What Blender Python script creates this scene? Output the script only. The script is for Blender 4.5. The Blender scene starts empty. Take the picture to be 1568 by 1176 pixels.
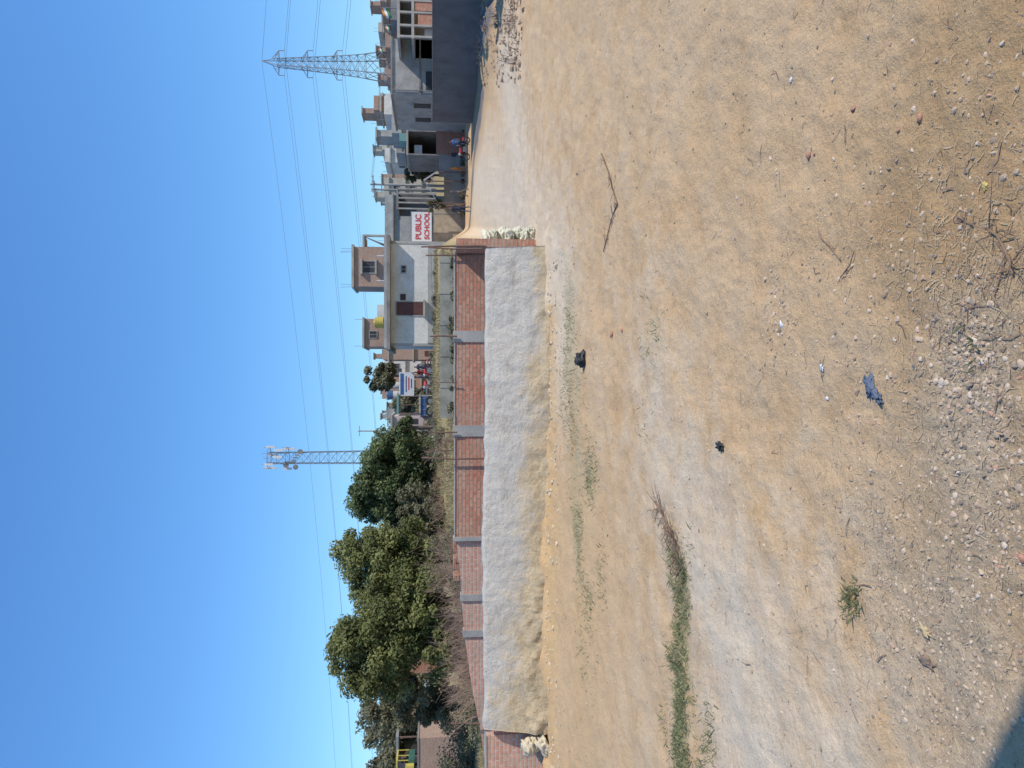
import bpy, math, random
import numpy as np
from mathutils import Vector, Matrix
random.seed(7); rng=np.random.default_rng(7)
scene=bpy.context.scene
# ------------------------------------------------------------------ helpers unprojecting image pixel coordinates to world points
F=1178.0; E=2.9; PT=math.atan(119/1178.0); cp,sp=math.cos(PT),math.sin(PT)
def ray(px,py):
    a=588-py; b=px-784
    return a, F*cp-b*sp, -F*sp-b*cp
def P(px,py,Y):
    a,d,c=ray(px,py); t=Y/d
    return Vector((a*t,Y,E+c*t))
def G(px,py,z=0.0):
    a,d,c=ray(px,py); t=(z-E)/c
    return Vector((a*t,d*t,z))
def X(py,Y): return P(665,py,Y).x
def Z(px,Y): return P(px,588,Y).z
# ------------------------------------------------------------------ noise
TAB=rng.random((256,256))
def vn(x,y):
    xi=np.floor(x).astype(int); yi=np.floor(y).astype(int); fx=x-xi; fy=y-yi
    fx=fx*fx*(3-2*fx); fy=fy*fy*(3-2*fy)
    a=TAB[xi&255,yi&255]; b=TAB[(xi+1)&255,yi&255]; c=TAB[xi&255,(yi+1)&255]; d=TAB[(xi+1)&255,(yi+1)&255]
    return (a*(1-fx)+b*fx)*(1-fy)+(c*(1-fx)+d*fx)*fy
def fbm(x,y,o=4):
    s=0;a=.5
    for i in range(o):
        s=s+a*(vn(x*2**i+17.3*i,y*2**i+5.1*i)-.5); a*=.5
    return s*2
def sm(a,b,t):
    t=np.clip((t-a)/(b-a),0,1); return t*t*(3-2*t)
def terrain(x,y):
    x=np.asarray(x,float); y=np.asarray(y,float)
    yl=30+27*(1-sm(-20,-8,x))
    pl=sm(yl,yl+30,y)*np.maximum(1-sm(.17,.205,x/np.maximum(y,1)),sm(82,100,y))
    z=2.8*pl
    z=z+.3*sm(26,34,y)*fbm(x*.12,y*.12,3)
    z=z+.5*sm(13,18,x)*(1-sm(40,46,y))*sm(22,32,y)*(0.5+fbm(x*.4,y*.4,3))
    near=(x>-10.6)*(x<4.3)
    z=z+near*np.exp(-np.abs(y-19.65)/.4)*(.08+.34*fbm(x*.7,y*.3,4))
    w=1-sm(40,70,y)
    z=z+w*(.07*fbm(x*.5,y*.5,3)+.04*fbm(x*2.2+9,y*2.2,4)+.012*fbm(x*9,y*9,3))
    return z
def hz(x,y): return float(terrain(np.array([x]),np.array([y]))[0])
def poly_dist(x,y,pts):
    d=np.full(x.shape,1e9)
    for (a,b) in zip(pts[:-1],pts[1:]):
        ax,ay=a[0],a[1]; bx,by=b[0],b[1]; dx,dy=bx-ax,by-ay
        t=np.clip(((x-ax)*dx+(y-ay)*dy)/(dx*dx+dy*dy+1e-9),0,1)
        d=np.minimum(d,np.hypot(x-ax-t*dx,y-ay-t*dy))
    return d
# ------------------------------------------------------------------ materials
def newmat(n):
    m=bpy.data.materials.new(n); m.use_nodes=True
    nt=m.node_tree; b=nt.nodes['Principled BSDF']; return m,nt,b
def node(nt,t,**k):
    n=nt.nodes.new(t)
    for a,v in k.items(): setattr(n,a,v)
    return n
def noise(nt,vec,scale,detail=5,rough=.6):
    n=node(nt,'ShaderNodeTexNoise'); n.inputs['Scale'].default_value=scale; n.inputs['Detail'].default_value=detail
    n.inputs['Roughness'].default_value=rough
    nt.links.new(vec,n.inputs['Vector']); return n.outputs['Fac']
def ramp(nt,fac,stops):
    r=node(nt,'ShaderNodeValToRGB'); e=r.color_ramp.elements
    while len(e)<len(stops): e.new(.5)
    for i,(p,c) in enumerate(stops):
        e[i].position=p; e[i].color=(c if isinstance(c,tuple) else (c,c,c))+(1,)
    nt.links.new(fac,r.inputs['Fac']); return r.outputs['Color']
def mix(nt,fac,a,b,mode='MIX'):
    m=node(nt,'ShaderNodeMix',data_type='RGBA',blend_type=mode)
    for s,v in ((m.inputs[0],fac),(m.inputs[6],a),(m.inputs[7],b)):
        if isinstance(v,(int,float)): s.default_value=v
        elif isinstance(v,tuple): s.default_value=v+(1,)
        else: nt.links.new(v,s)
    return m.outputs[2]
def mth(nt,op,a,b=None,clamp=False):
    m=node(nt,'ShaderNodeMath',operation=op); m.use_clamp=clamp
    for s,v in ((m.inputs[0],a),(m.inputs[1],b)):
        if v is None: continue
        if isinstance(v,(int,float)): s.default_value=v
        else: nt.links.new(v,s)
    return m.outputs[0]
def pos(nt): return node(nt,'ShaderNodeTexCoord').outputs['Object']
def bump(nt,b,h,strength=.4,dist=.02):
    n=node(nt,'ShaderNodeBump'); n.inputs['Strength'].default_value=strength; n.inputs['Distance'].default_value=dist
    nt.links.new(h,n.inputs['Height']); nt.links.new(n.outputs[0],b.inputs['Normal'])
def M(name,col,rough=.85,scale=2.0,var=.35,dirt=None,bmp=.2,metal=0):
    m,nt,b=newmat(name); p=pos(nt)
    n1=noise(nt,p,scale,6,.65); n2=noise(nt,p,scale*9,3,.6)
    lo=tuple(c*(1-var) for c in col); hi=tuple(min(1,c*(1+var*.5)) for c in col)
    c=ramp(nt,n1,[(.3,dirt if dirt else lo),(.55,col),(.75,hi)])
    c=mix(nt,.25,c,ramp(nt,n2,[(.3,.35),(.7,1.0)]),'MULTIPLY')
    nt.links.new(c,b.inputs['Base Color']); b.inputs['Roughness'].default_value=rough; b.inputs['Metallic'].default_value=metal
    bump(nt,b,n2,bmp,.02); return m
def BRICK(name,c1,c2,mortar,dust=(.5,.38,.28),dustamt=.3,row=.11):
    m,nt,b=newmat(name); p=pos(nt)
    s=node(nt,'ShaderNodeSeparateXYZ'); nt.links.new(p,s.inputs[0])
    u=mth(nt,'ADD',s.outputs[0],mth(nt,'MULTIPLY',s.outputs[1],.93))
    cb=node(nt,'ShaderNodeCombineXYZ'); nt.links.new(u,cb.inputs[0])
    wob=mth(nt,'MULTIPLY',noise(nt,p,.8,2),.05); nt.links.new(mth(nt,'ADD',s.outputs[2],wob),cb.inputs[1])
    t=node(nt,'ShaderNodeTexBrick'); nt.links.new(cb.outputs[0],t.inputs['Vector'])
    t.inputs['Scale'].default_value=1; t.inputs['Brick Width'].default_value=.27; t.inputs['Row Height'].default_value=row
    t.inputs['Mortar Size'].default_value=.02; t.inputs['Mortar Smooth'].default_value=.3; t.inputs['Bias'].default_value=0
    t.inputs['Color1'].default_value=c1+(1,); t.inputs['Color2'].default_value=c2+(1,); t.inputs['Mortar'].default_value=mortar+(1,)
    n=noise(nt,p,1.3,6,.7)
    c=mix(nt,ramp(nt,n,[(.42,0.0),(.75,dustamt*2)]),t.outputs['Color'],dust)
    c=mix(nt,.45,c,ramp(nt,noise(nt,p,9,4),[(.32,.45),(.62,1.0)]),'MULTIPLY')
    nt.links.new(c,b.inputs['Base Color']); b.inputs['Roughness'].default_value=.9
    bump(nt,b,mth(nt,'SUBTRACT',1.0,t.outputs['Fac']),.9,.02); return m
brick=BRICK('brick_red',(.56,.185,.11),(.70,.30,.19),(.36,.25,.18),dustamt=.4)
brick_pale=BRICK('brick_dusty',(.64,.28,.19),(.72,.38,.27),(.64,.53,.43),dustamt=.45)
brick_far=BRICK('brick_far',(.45,.24,.16),(.53,.31,.22),(.40,.33,.27),dustamt=.4)
conc=M('concrete',(.42,.40,.36),var=.3,scale=1.2)
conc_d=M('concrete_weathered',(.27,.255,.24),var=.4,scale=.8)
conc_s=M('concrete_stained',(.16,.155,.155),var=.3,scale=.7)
white=M('whitewash',(.70,.67,.61),var=.1,scale=.6,dirt=(.54,.49,.41))
cream=M('cream_paint',(.52,.47,.38),var=.2,scale=.6)
pink=M('pink_paint',(.62,.48,.43),var=.15,scale=.6)
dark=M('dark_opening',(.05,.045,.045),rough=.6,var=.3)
doorm=M('door_maroon',(.12,.04,.03),rough=.6,var=.3)
steel=M('galvanised_steel',(.25,.26,.28),rough=.6,metal=.1,var=.2)
wire=M('conductor',(.17,.17,.19),rough=.6)
red=M('sign_red',(.6,.05,.06),rough=.6,var=.1)
blue=M('blue_paint',(.06,.14,.32),rough=.5,var=.3)
turq=M('turquoise_paint',(.18,.34,.30),rough=.6,var=.2)
yellow=M('yellow_plastic',(.65,.5,.1),rough=.5,var=.15)
orange=M('orange_cloth',(.6,.25,.06),rough=.8)
woodm=M('weathered_wood',(.2,.12,.09),rough=.9,scale=5)
black=M('black_rubber',(.03,.03,.03),rough=.6)
sackm=M('sack_plastic',(.66,.62,.48),rough=.7,scale=4,var=.35,dirt=(.36,.38,.26))
skinm=M('skin',(.25,.13,.08),rough=.6,var=.1)
hairm=M('hair',(.015,.012,.01),rough=.6)
signw=M('sign_white',(.75,.75,.74),rough=.6,var=.06)
def plaster():
    m,nt,b=newmat('rough_plaster'); p=pos(nt)
    s=node(nt,'ShaderNodeSeparateXYZ'); nt.links.new(p,s.inputs[0])
    mp=node(nt,'ShaderNodeMapping'); mp.inputs['Scale'].default_value=(.6,.5,1.3); nt.links.new(p,mp.inputs[0])
    n1=noise(nt,mp.outputs[0],1.2,8,.72); n2=noise(nt,p,6,6,.75); n3=noise(nt,p,.45,4); n4=noise(nt,p,28,4,.7)
    c=ramp(nt,n1,[(.3,(.47,.415,.34)),(.45,(.56,.51,.44)),(.6,(.60,.555,.485)),(.75,(.63,.585,.52))])
    zz=mth(nt,'MULTIPLY',s.outputs[2],-1.0); xx=mth(nt,'MULTIPLY',s.outputs[0],-.075)
    f=mth(nt,'ADD',mth(nt,'ADD',zz,xx),mth(nt,'MULTIPLY',n1,1.9)); f=mth(nt,'ADD',f,mth(nt,'MULTIPLY',n2,1.6))
    f=mth(nt,'ADD',f,mth(nt,'MULTIPLY',n3,1.6)); f=mth(nt,'SUBTRACT',f,1.8)
    f=ramp(nt,f,[(.0,0.0),(.55,.9)])
    c=mix(nt,f,c,ramp(nt,n2,[(.35,(.50,.36,.19)),(.6,(.62,.48,.30))]))
    c=mix(nt,.4,c,ramp(nt,n2,[(.3,.6),(.5,1.0)]),'MULTIPLY')
    c=mix(nt,.25,c,ramp(nt,n4,[(.35,.6),(.55,1.0)]),'MULTIPLY')
    # vertical day-joints of the render, broken up by noise
    jx=mth(nt,'FRACT',mth(nt,'ADD',mth(nt,'MULTIPLY',s.outputs[0],.29),mth(nt,'MULTIPLY',n1,.08)))
    c=mix(nt,.3,c,ramp(nt,jx,[(0.0,.6),(.012,1.0)]),'MULTIPLY')
    nt.links.new(c,b.inputs['Base Color']); b.inputs['Roughness'].default_value=.97; b.inputs['Specular IOR Level'].default_value=.05
    h=mth(nt,'ADD',n1,mth(nt,'MULTIPLY',n2,.7)); h=mth(nt,'ADD',h,mth(nt,'MULTIPLY',n4,.2))
    bump(nt,b,h,1.0,.09); return m
plast=plaster()
def groundmat():
    m,nt,b=newmat('ground_soil'); p=pos(nt)
    def att(n):
        a=node(nt,'ShaderNodeAttribute'); a.attribute_name=n; return a.outputs['Fac']
    big=noise(nt,p,.35,5,.6); mid=noise(nt,p,1.6,8,.72); fine=noise(nt,p,14,6,.75); vf=noise(nt,p,60,4,.7)
    c=ramp(nt,big,[(.3,(.60,.405,.235)),(.5,(.625,.44,.275)),(.7,(.64,.475,.32))])
    c=mix(nt,ramp(nt,mid,[(.47,0.0),(.68,.45)]),c,(.66,.54,.41))
    c=mix(nt,ramp(nt,mid,[(.3,.55),(.45,0.0)]),c,(.47,.30,.155))
    def blend(c,name,col,amp=.9,lo=.3,hi=.7):
        f=mth(nt,'ADD',att(name),mth(nt,'MULTIPLY',mth(nt,'SUBTRACT',mid,.5),amp))
        f=ramp(nt,f,[(lo,0.0),(hi,1.0)]); return mix(nt,f,c,col)
    c=blend(c,'pale',(.68,.58,.47),1.7,.15,1.05)
    c=blend(c,'brown',ramp(nt,mid,[(.3,(.39,.25,.135)),(.6,(.52,.365,.22))]),1.2,.2,.95)
    c=blend(c,'mud',(.62,.43,.23),1.6,.2,1.1)
    c=blend(c,'gravel',ramp(nt,fine,[(.35,(.39,.31,.225)),(.6,(.55,.44,.325))]),1.4,.2,1.0)
    c=blend(c,'green',ramp(nt,fine,[(.3,(.30,.28,.15)),(.6,(.47,.39,.25))]),1.6,.25,1.0)
    c=blend(c,'field',ramp(nt,mid,[(.3,(.27,.24,.11)),(.5,(.36,.30,.17)),(.7,(.45,.36,.23))]),.5)
    c=blend(c,'lane_shadow',(.2,.19,.2),.3)
    vor=node(nt,'ShaderNodeTexVoronoi'); vor.inputs['Scale'].default_value=24; nt.links.new(p,vor.inputs['Vector'])
    sp1=ramp(nt,vor.outputs['Distance'],[(.0,.5),(.12,.8),(.2,1.0)])
    spm=ramp(nt,noise(nt,p,2.4,3),[(.45,0.0),(.65,.7)])
    c=mix(nt,spm,c,mix(nt,1.0,c,sp1,'MULTIPLY'))
    c=mix(nt,.42,c,ramp(nt,fine,[(.3,.62),(.5,1.0)]),'MULTIPLY')
    c=mix(nt,.32,c,ramp(nt,vf,[(.35,.6),(.55,1.0)]),'MULTIPLY')
    c=mix(nt,1.0,c,(1.0,.955,.85),'MULTIPLY')
    nt.links.new(c,b.inputs['Base Color']); b.inputs['Roughness'].default_value=.95
    b.inputs['Specular IOR Level'].default_value=.05
    h=mth(nt,'ADD',fine,mth(nt,'MULTIPLY',vf,.3)); h=mth(nt,'ADD',h,mth(nt,'MULTIPLY',mid,2.2))
    bump(nt,b,h,.75,.035); return m
def LEAF(name,c1,c2):
    m,nt,b=newmat(name); p=pos(nt)
    a=node(nt,'ShaderNodeAttribute'); a.attribute_name='shade'
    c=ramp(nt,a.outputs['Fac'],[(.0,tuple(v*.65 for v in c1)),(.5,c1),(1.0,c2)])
    c=mix(nt,.4,c,ramp(nt,noise(nt,p,.7,3),[(.35,.6),(.65,1.1)]),'MULTIPLY')
    nt.links.new(c,b.inputs['Base Color']); b.inputs['Roughness'].default_value=.7
    tr=node(nt,'ShaderNodeBsdfTranslucent'); nt.links.new(c,tr.inputs[0])
    mx=node(nt,'ShaderNodeMixShader'); mx.inputs[0].default_value=.38
    nt.links.new(b.outputs[0],mx.inputs[1]); nt.links.new(tr.outputs[0],mx.inputs[2])
    nt.links.new(mx.outputs[0],nt.nodes['Material Output'].inputs[0]); return m
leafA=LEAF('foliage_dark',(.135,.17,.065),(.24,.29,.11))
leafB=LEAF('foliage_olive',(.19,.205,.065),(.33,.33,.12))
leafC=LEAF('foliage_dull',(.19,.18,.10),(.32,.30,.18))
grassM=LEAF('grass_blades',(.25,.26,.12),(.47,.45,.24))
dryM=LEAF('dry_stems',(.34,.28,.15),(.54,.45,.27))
barkM=M('bark',(.16,.12,.09),rough=.95,scale=4)
twigM=M('twig',(.27,.175,.115),rough=.95,scale=4)
strawM=M('straw',(.57,.42,.25),rough=.9,scale=3,var=.4)
# ------------------------------------------------------------------ mesh builder
class MB:
    def __init__(s): s.v=[];s.f=[];s.mi=[];s.mats=[]
    def m(s,mat):
        if mat not in s.mats: s.mats.append(mat)
        return s.mats.index(mat)
    def box(s,x0,x1,y0,y1,z0,z1,mat):
        if x0>x1:x0,x1=x1,x0
        if z0>z1:z0,z1=z1,z0
        if y0>y1:y0,y1=y1,y0
        i=len(s.v); s.v+=[(x0,y0,z0),(x1,y0,z0),(x1,y1,z0),(x0,y1,z0),(x0,y0,z1),(x1,y0,z1),(x1,y1,z1),(x0,y1,z1)]
        q=[(3,2,1,0),(4,5,6,7),(0,1,5,4),(1,2,6,5),(2,3,7,6),(3,0,4,7)]
        s.f+=[tuple(i+k for k in f) for f in q]; s.mi+=[s.m(mat)]*6
    def fb(s,Y,py0,py1,px0,px1,depth,mat,dy=0):
        s.box(X(py1,Y),X(py0,Y),Y+dy,Y+dy+depth,Z(px1,Y),Z(px0,Y),mat)
    def cyl(s,a,b,r0,r1,mat,n=6,cap=True):
        a=Vector(a);b=Vector(b);d=(b-a)
        if d.length<1e-6:return
        d.normalize(); u=d.orthogonal().normalized(); w=d.cross(u); i=len(s.v)
        for k in range(n):
            t=2*math.pi*k/n; o=u*math.cos(t)+w*math.sin(t)
            s.v.append(tuple(a+o*r0)); s.v.append(tuple(b+o*r1))
        k0=s.m(mat)
        for k in range(n):
            j=(k+1)%n; s.f.append((i+2*k,i+2*j,i+2*j+1,i+2*k+1)); s.mi.append(k0)
        if cap:
            s.f.append(tuple(i+2*k for k in reversed(range(n)))); s.f.append(tuple(i+2*k+1 for k in range(n))); s.mi+=[k0,k0]
    def poly(s,pts,mat):
        i=len(s.v); s.v+=[tuple(p) for p in pts]; s.f.append(tuple(range(i,i+len(pts)))); s.mi.append(s.m(mat))
    def prism(s,a,b,th,mat,za0,za1,zb0,zb1):
        a=Vector(a[:2]);b=Vector(b[:2]); d=(b-a).normalized(); n=Vector((-d.y,d.x))*th
        i=len(s.v)
        s.v+=[(a.x,a.y,za0),(b.x,b.y,zb0),(b.x+n.x,b.y+n.y,zb0),(a.x+n.x,a.y+n.y,za0),
              (a.x,a.y,za1),(b.x,b.y,zb1),(b.x+n.x,b.y+n.y,zb1),(a.x+n.x,a.y+n.y,za1)]
        q=[(3,2,1,0),(4,5,6,7),(0,1,5,4),(1,2,6,5),(2,3,7,6),(3,0,4,7)]
        s.f+=[tuple(i+k for k in f) for f in q]; s.mi+=[s.m(mat)]*6
    def done(s,name,smooth=False):
        me=bpy.data.meshes.new(name); me.from_pydata(s.v,[],s.f)
        for m in s.mats: me.materials.append(m)
        me.polygons.foreach_set('material_index',s.mi)
        if smooth: me.polygons.foreach_set('use_smooth',[True]*len(s.f))
        me.validate(); me.update(); o=bpy.data.objects.new(name,me); scene.collection.objects.link(o); return o
def npmesh(name,v,f,mat,shade=None,smooth=False):
    me=bpy.data.meshes.new(name); v=np.asarray(v,np.float32); f=np.asarray(f,np.int32); k=f.shape[1]
    me.vertices.add(len(v)); me.vertices.foreach_set('co',v.ravel())
    me.loops.add(f.size); me.loops.foreach_set('vertex_index',f.ravel())
    me.polygons.add(len(f)); me.polygons.foreach_set('loop_start',np.arange(0,f.size,k,dtype=np.int32))
    if shade is not None:
        a=me.attributes.new('shade','FLOAT','POINT'); a.data.foreach_set('value',np.asarray(shade,np.float32))
    me.materials.append(mat); me.update(calc_edges=True); me.validate()
    me.polygons.foreach_set('use_smooth',[smooth]*len(me.polygons))
    o=bpy.data.objects.new(name,me); scene.collection.objects.link(o); return o
# ------------------------------------------------------------------ GROUND
ang=np.concatenate([np.linspace(-180,-38,50)[:-1],np.linspace(-38,38,620),np.linspace(38,180,50)[1:]])
rad=[.3,.8,1.5,2.2,2.8]; r=3.1
while r<30: rad.append(r); r*=1.0095
while r<4000: rad.append(r); r*=1.035
rad=np.array(rad); A,R=np.meshgrid(np.radians(ang),rad,indexing='ij')
gx=(R*np.sin(A)).ravel(); gy=(R*np.cos(A)).ravel(); gz=terrain(gx,gy)
na,nr=A.shape; idx=np.arange(na*nr).reshape(na,nr)
q=np.stack([idx[:-1,:-1],idx[:-1,1:],idx[1:,1:],idx[1:,:-1]],-1).reshape(-1,4)
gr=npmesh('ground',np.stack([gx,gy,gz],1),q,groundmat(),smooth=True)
def attr(n,v):
    a=gr.data.attributes.new(n,'FLOAT','POINT'); a.data.foreach_set('value',v.astype(np.float32))
t1=[G(1160,1400),G(1150,1176),G(1130,1000),G(1080,850),G(1030,720),G(1000,600),G(990,480)]
t2=[G(860,500),G(850,420),G(800,330),G(770,300),G(745,290),G(728,280)]
t3=[G(800,330),G(785,200),G(770,60)]
d1=poly_dist(gx,gy,t1); d2=poly_dist(gx,gy,t2); d3=poly_dist(gx,gy,t3)
fade=.4+.5*(1-sm(-2.5,1.5,gx))
pale=.95*fade*np.exp(-(d1/1.35)**2)+.95*np.maximum(np.exp(-(d2/(1.2+.07*gy))**2),np.exp(-(d3/(1.2+.09*gy))**2))+.5*np.exp(-((gx+3)/2.)**2-((gy-4.8)/1.5)**2)
pale=np.clip(pale,0,1)*(gy<75)
attr('pale',pale)
def blob(px,py,rx,ry,a=1):
    c=G(px,py); return a*np.exp(-((gx-c.x)/rx)**2-((gy-c.y)/ry)**2)
gravel=blob(1400,1000,1.0,.7,.6)+blob(1480,560,.5,.5,.7)+blob(1500,700,.7,.4,.65)+blob(1350,800,.5,.4,.45)+blob(1180,480,.5,.9,.4)+blob(1500,1100,1,.4,.5)
attr('gravel',np.clip(gravel,0,1))
attr('brown',np.clip(blob(1520,500,1.6,.8,.8)+blob(1560,100,1.5,1.,.65)+blob(1500,850,1.2,.6,.5)+blob(1400,300,.9,1.2,.5)+blob(1100,150,3,3,.3)+.65*sm(13,16.5,gx)*(gy>22)*(gy<60),0,1))
attr('mud',np.clip(np.exp(-np.abs(gy-19.0)/1.0)*(gx<2)*(gy<20.5)*.8+.45*np.exp(-((gy-15)/3.)**2)*(gx<-2),0,1))
gl=poly_dist(gx,gy,[G(1045,1250),G(1045,1000),G(1042,880),G(1030,840)])
green=np.clip(.85*np.exp(-(gl/.35)**2)+blob(880,640,3,.9,.6)+blob(905,730,.5,.9,.6)+blob(885,830,.9,.5,.6)+blob(868,480,1.1,.7,.5)+blob(1000,500,.5,.7,.45)+blob(900,930,.5,.5,.5),0,1)
attr('green',green)
attr('field',np.clip(sm(22.5,25,gy)*(1-sm(.165,.21,gx/np.maximum(gy,1)))+sm(74,84,gy),0,1)*(gy>20))
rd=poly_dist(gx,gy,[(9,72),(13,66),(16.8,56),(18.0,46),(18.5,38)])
attr('lane_shadow',np.clip(1.05-rd/1.5,0,1))  # dark lane mask; the shadow strip along it is painted into the colour
# ------------------------------------------------------------------ grey plastered, battered low wall
def low_wall():
    xs=np.linspace(X(1124,19.9),X(377,19.9),420); prof=[]
    H=1.58
    for k in range(30): t=k/29; prof.append((19.5+.50*t**1.1,-.15+(H+.15)*t,1))
    prof+= [(20.07,H+.02,.6),(20.25,H+.03,.4),(20.45,H,.3),(20.52,H-.2,0),(20.52,-.2,0)]
    pr=np.array(prof); XX,ZZ=np.meshgrid(xs,pr[:,1],indexing='ij')
    n1=fbm(XX*.6,ZZ*1.2+7,3); n2=fbm(XX*1.7+40+n1*1.5,ZZ*2.2+XX*.3,5); n3=fbm(XX*4+11,ZZ*4+3,3); low=(1-sm(.1,1.1,ZZ))*(.3+.7*(1-sm(-7.5,-2,XX)))
    YY=pr[:,0][None]-pr[:,2][None]*(.10*n1+.24*np.maximum(n2,-.1)*low+.035*n3)
    top=.05*fbm(XX*.5,XX*0+3,3)+.045*fbm(XX*2.5,XX*0+9,3)-.004*(XX+3); ZZ=ZZ+np.where(ZZ>.3,top*ZZ/H,0)
    v=np.stack([XX,YY,ZZ],-1).reshape(-1,3).tolist(); n=len(prof); m=len(xs); f=[]
    for i in range(m-1):
        for j in range(n-1): f.append((i*n+j,(i+1)*n+j,(i+1)*n+j+1,i*n+j+1))
    f.append(tuple(range(n))[::-1]); f.append(tuple((m-1)*n+k for k in range(n)))
    me=bpy.data.meshes.new('low_plastered_wall'); me.from_pydata(v,[],f); me.materials.append(plast); me.validate()
    me.polygons.foreach_set('use_smooth',[len(p.vertices)==4 for p in me.polygons])
    o=bpy.data.objects.new('low_plastered_wall',me); scene.collection.objects.link(o)
low_wall()
# ------------------------------------------------------------------ brick boundary wall
b=MB(); YW=23.0; ztop=Z(697,YW); zb=-.2
xr=X(388,YW); xl=X(825,YW)
b.box(xl,xr-.001,YW,YW+.23,zb,ztop,brick)
x=xl
while x<xr+.2:   # uneven coping
    w_=random.uniform(.5,1.1); b.box(x,min(x+w_,xr+.24),YW-.02-random.uniform(0,.01),YW+.25,ztop+random.uniform(.0005,.002),ztop+random.uniform(.025,.05),conc); x+=w_+.002
for py in (515,660):
    x=X(py,YW); b.box(x-.17,x+.17,YW-.035,YW+.26,zb,ztop+.06,conc)
x=X(825,YW); b.box(x-.08,x+.04,YW-.04,YW+.27,zb,ztop+.06,conc)
b.box(xr,xr+.23,YW-1.25,YW+.228,zb,ztop-.002,brick)
pts=[P(698,825,23.06),P(705,880,23.08),P(707,915,23.10),P(711,970,23.12),P(722,1050,23.15),P(735,1115,23.18),P(745,1180,23.2)]
for a,c in zip(pts[:-1],pts[1:]):
    b.prism((c.x,c.y),(a.x,a.y),.23,brick_pale,-.3,c.z,-.3,a.z)
for p_ in (pts[2],pts[3]):
    b.box(p_.x-.10,p_.x+.10,p_.y-.05,p_.y+.3,-.3,p_.z+.04,conc)
b.done('brick_boundary_wall')
b=MB()
xa=X(1130,20.3); b.box(xa-6,xa,20.3,20.53,-.2,Z(745,20.3),brick_pale); b.box(xa-6,xa,20.28,20.55,Z(745,20.3)+.001,Z(743,20.3),conc)
b.done('rough_brick_wall')
b=MB(); c=P(690,862,27)
for i in range(7):
    for j in range(9):
        if random.random()<.1 and j>5: continue
        x=c.x-.62+i*.2+random.uniform(-.02,.02)
        for k in range(3): b.box(x,x+.185,27+k*.24,27.22+k*.24,1.3+j*.105+random.uniform(0,.004),1.3+j*.105+.09,brick)
b.box(c.x-.8,c.x+.9,26.95,27.9,-.2,1.28,brick); b.done('brick_stack')
def post(px0,px1,py,Y,r=.05,lean=0,mat=woodm):
    b=MB(); a=P(px1,py,Y); t=P(px0,py+lean,Y); mid=(a+t)/2+Vector((random.uniform(-.03,.03),0,0))
    b.cyl(a,mid,r,r*.9,mat,7); b.cyl(mid,t,r*.9,r*.75,mat,7); b.done('wooden_post')
post(645,745,377,21.7,.03,1); post(655,738,381,21.6,.025,-2); post(652,745,388,22.9,.028,3)
post(658,700,515,22.9,.03); post(655,700,662,22.9,.025); post(645,742,702,22.85,.03,-1); post(650,700,690,24,.022,2)
post(690,735,1108,23.0,.03); post(664,700,586,22.9,.018)
b=MB();b.cyl(P(663,660,22.9),P(664,515,22.9),.008,.008,wire,4);b.cyl(P(664,515,22.9),P(660,388,22.9),.008,.008,wire,4);b.done('fence_wire')
b=MB(); Yf=48; wallf=M('weathered_render',(.36,.34,.28),var=.45,scale=.9)
b.box(X(640,Yf),X(392,Yf),Yf,Yf+.2,0.2,Z(674,Yf),wallf)
for py in range(400,640,48):
    x=X(py,Yf); b.box(x-.08,x+.08,Yf-.03,Yf+.23,.2,Z(673.2,Yf),wallf)
b.done('concrete_boundary_wall')
# ------------------------------------------------------------------ white house
def window(b,Y,py0,py1,px0,px1,frame=conc,glass=dark,dy=0):
    x0,x1=X(py1,Y),X(py0,Y); z0,z1=Z(px1,Y),Z(px0,Y); y=Y+dy
    b.box(x0,x1,y-.02,y+.05,z0,z1,glass)
    w=.07
    b.box(x0-w,x0,y-.06,y+.04,z0-w,z1+w,frame); b.box(x1,x1+w,y-.06,y+.04,z0-w,z1+w,frame)
    b.box(x0,x1,y-.06,y+.04,z1,z1+w,frame); b.box(x0,x1,y-.09,y+.04,z0-w,z0,frame)
    b.box((x0+x1)/2-.025,(x0+x1)/2+.025,y-.045,y-.022,z0,z1,frame)
b=MB(); Y=67
b.fb(Y,372,528,598,735,9,white)
b.box(X(536,Y),X(364,Y),Y-1.0,Y+9.3,Z(598,Y),Z(593,Y),conc_d)
b.box(X(534,Y),X(366,Y),Y-.9,Y-.75,Z(593,Y),Z(589,Y),conc)
b.box(X(534,Y),X(534,Y)+.15,Y-.749,Y+9.2,Z(593,Y),Z(589,Y),conc)
b.fb(Y,463,483,607,648,.05,doorm,-.03)
for s in (461.5,483.1): b.fb(Y,s,s+1.4,605,648,.08,conc,-.06)
b.fb(Y,462.9,483.1,605,606.9,.08,conc,-.06)
b.fb(Y,460,486,648,651,.5,conc,-.5)
window(b,Y,408,418,615,621); window(b,Y,452,459,614,620,doorm)
for py in (372,528): b.fb(Y,py-2,py+2,598.5,735,.1,conc,-.05)
b.fb(Y,374.2,525.8,655,735,.1,conc,-.1)
Y2=69
b.box(X(440,Y2),X(380,Y2),Y2,Y2+4,Z(595,Y2),Z(542,Y2),brick_far)
b.box(X(442,Y2),X(377,Y2),Y2-.2,Y2+4.2,Z(542,Y2),Z(538.5,Y2),conc)
window(b,Y2,402,419,556,574,conc,dark)
b.fb(Y2,399,422,574.5,577,.3,conc,-.3); b.fb(Y2,399,422,552,555,.35,conc,-.35)
b.box(X(380,Y2)+.01,X(361,Y2),Y2,Y2+3,Z(558,Y2),Z(555,Y2),conc); b.fb(Y2,361,364,558.1,592,.25,conc); b.fb(Y2,372,375,558.1,592,.25,conc_d,2.5)
b.poly([P(560,364,Y2+.6),P(590,378,Y2+.6),P(590,374,Y2+.6),P(558.2,362,Y2+.6)],conc_d)
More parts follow.
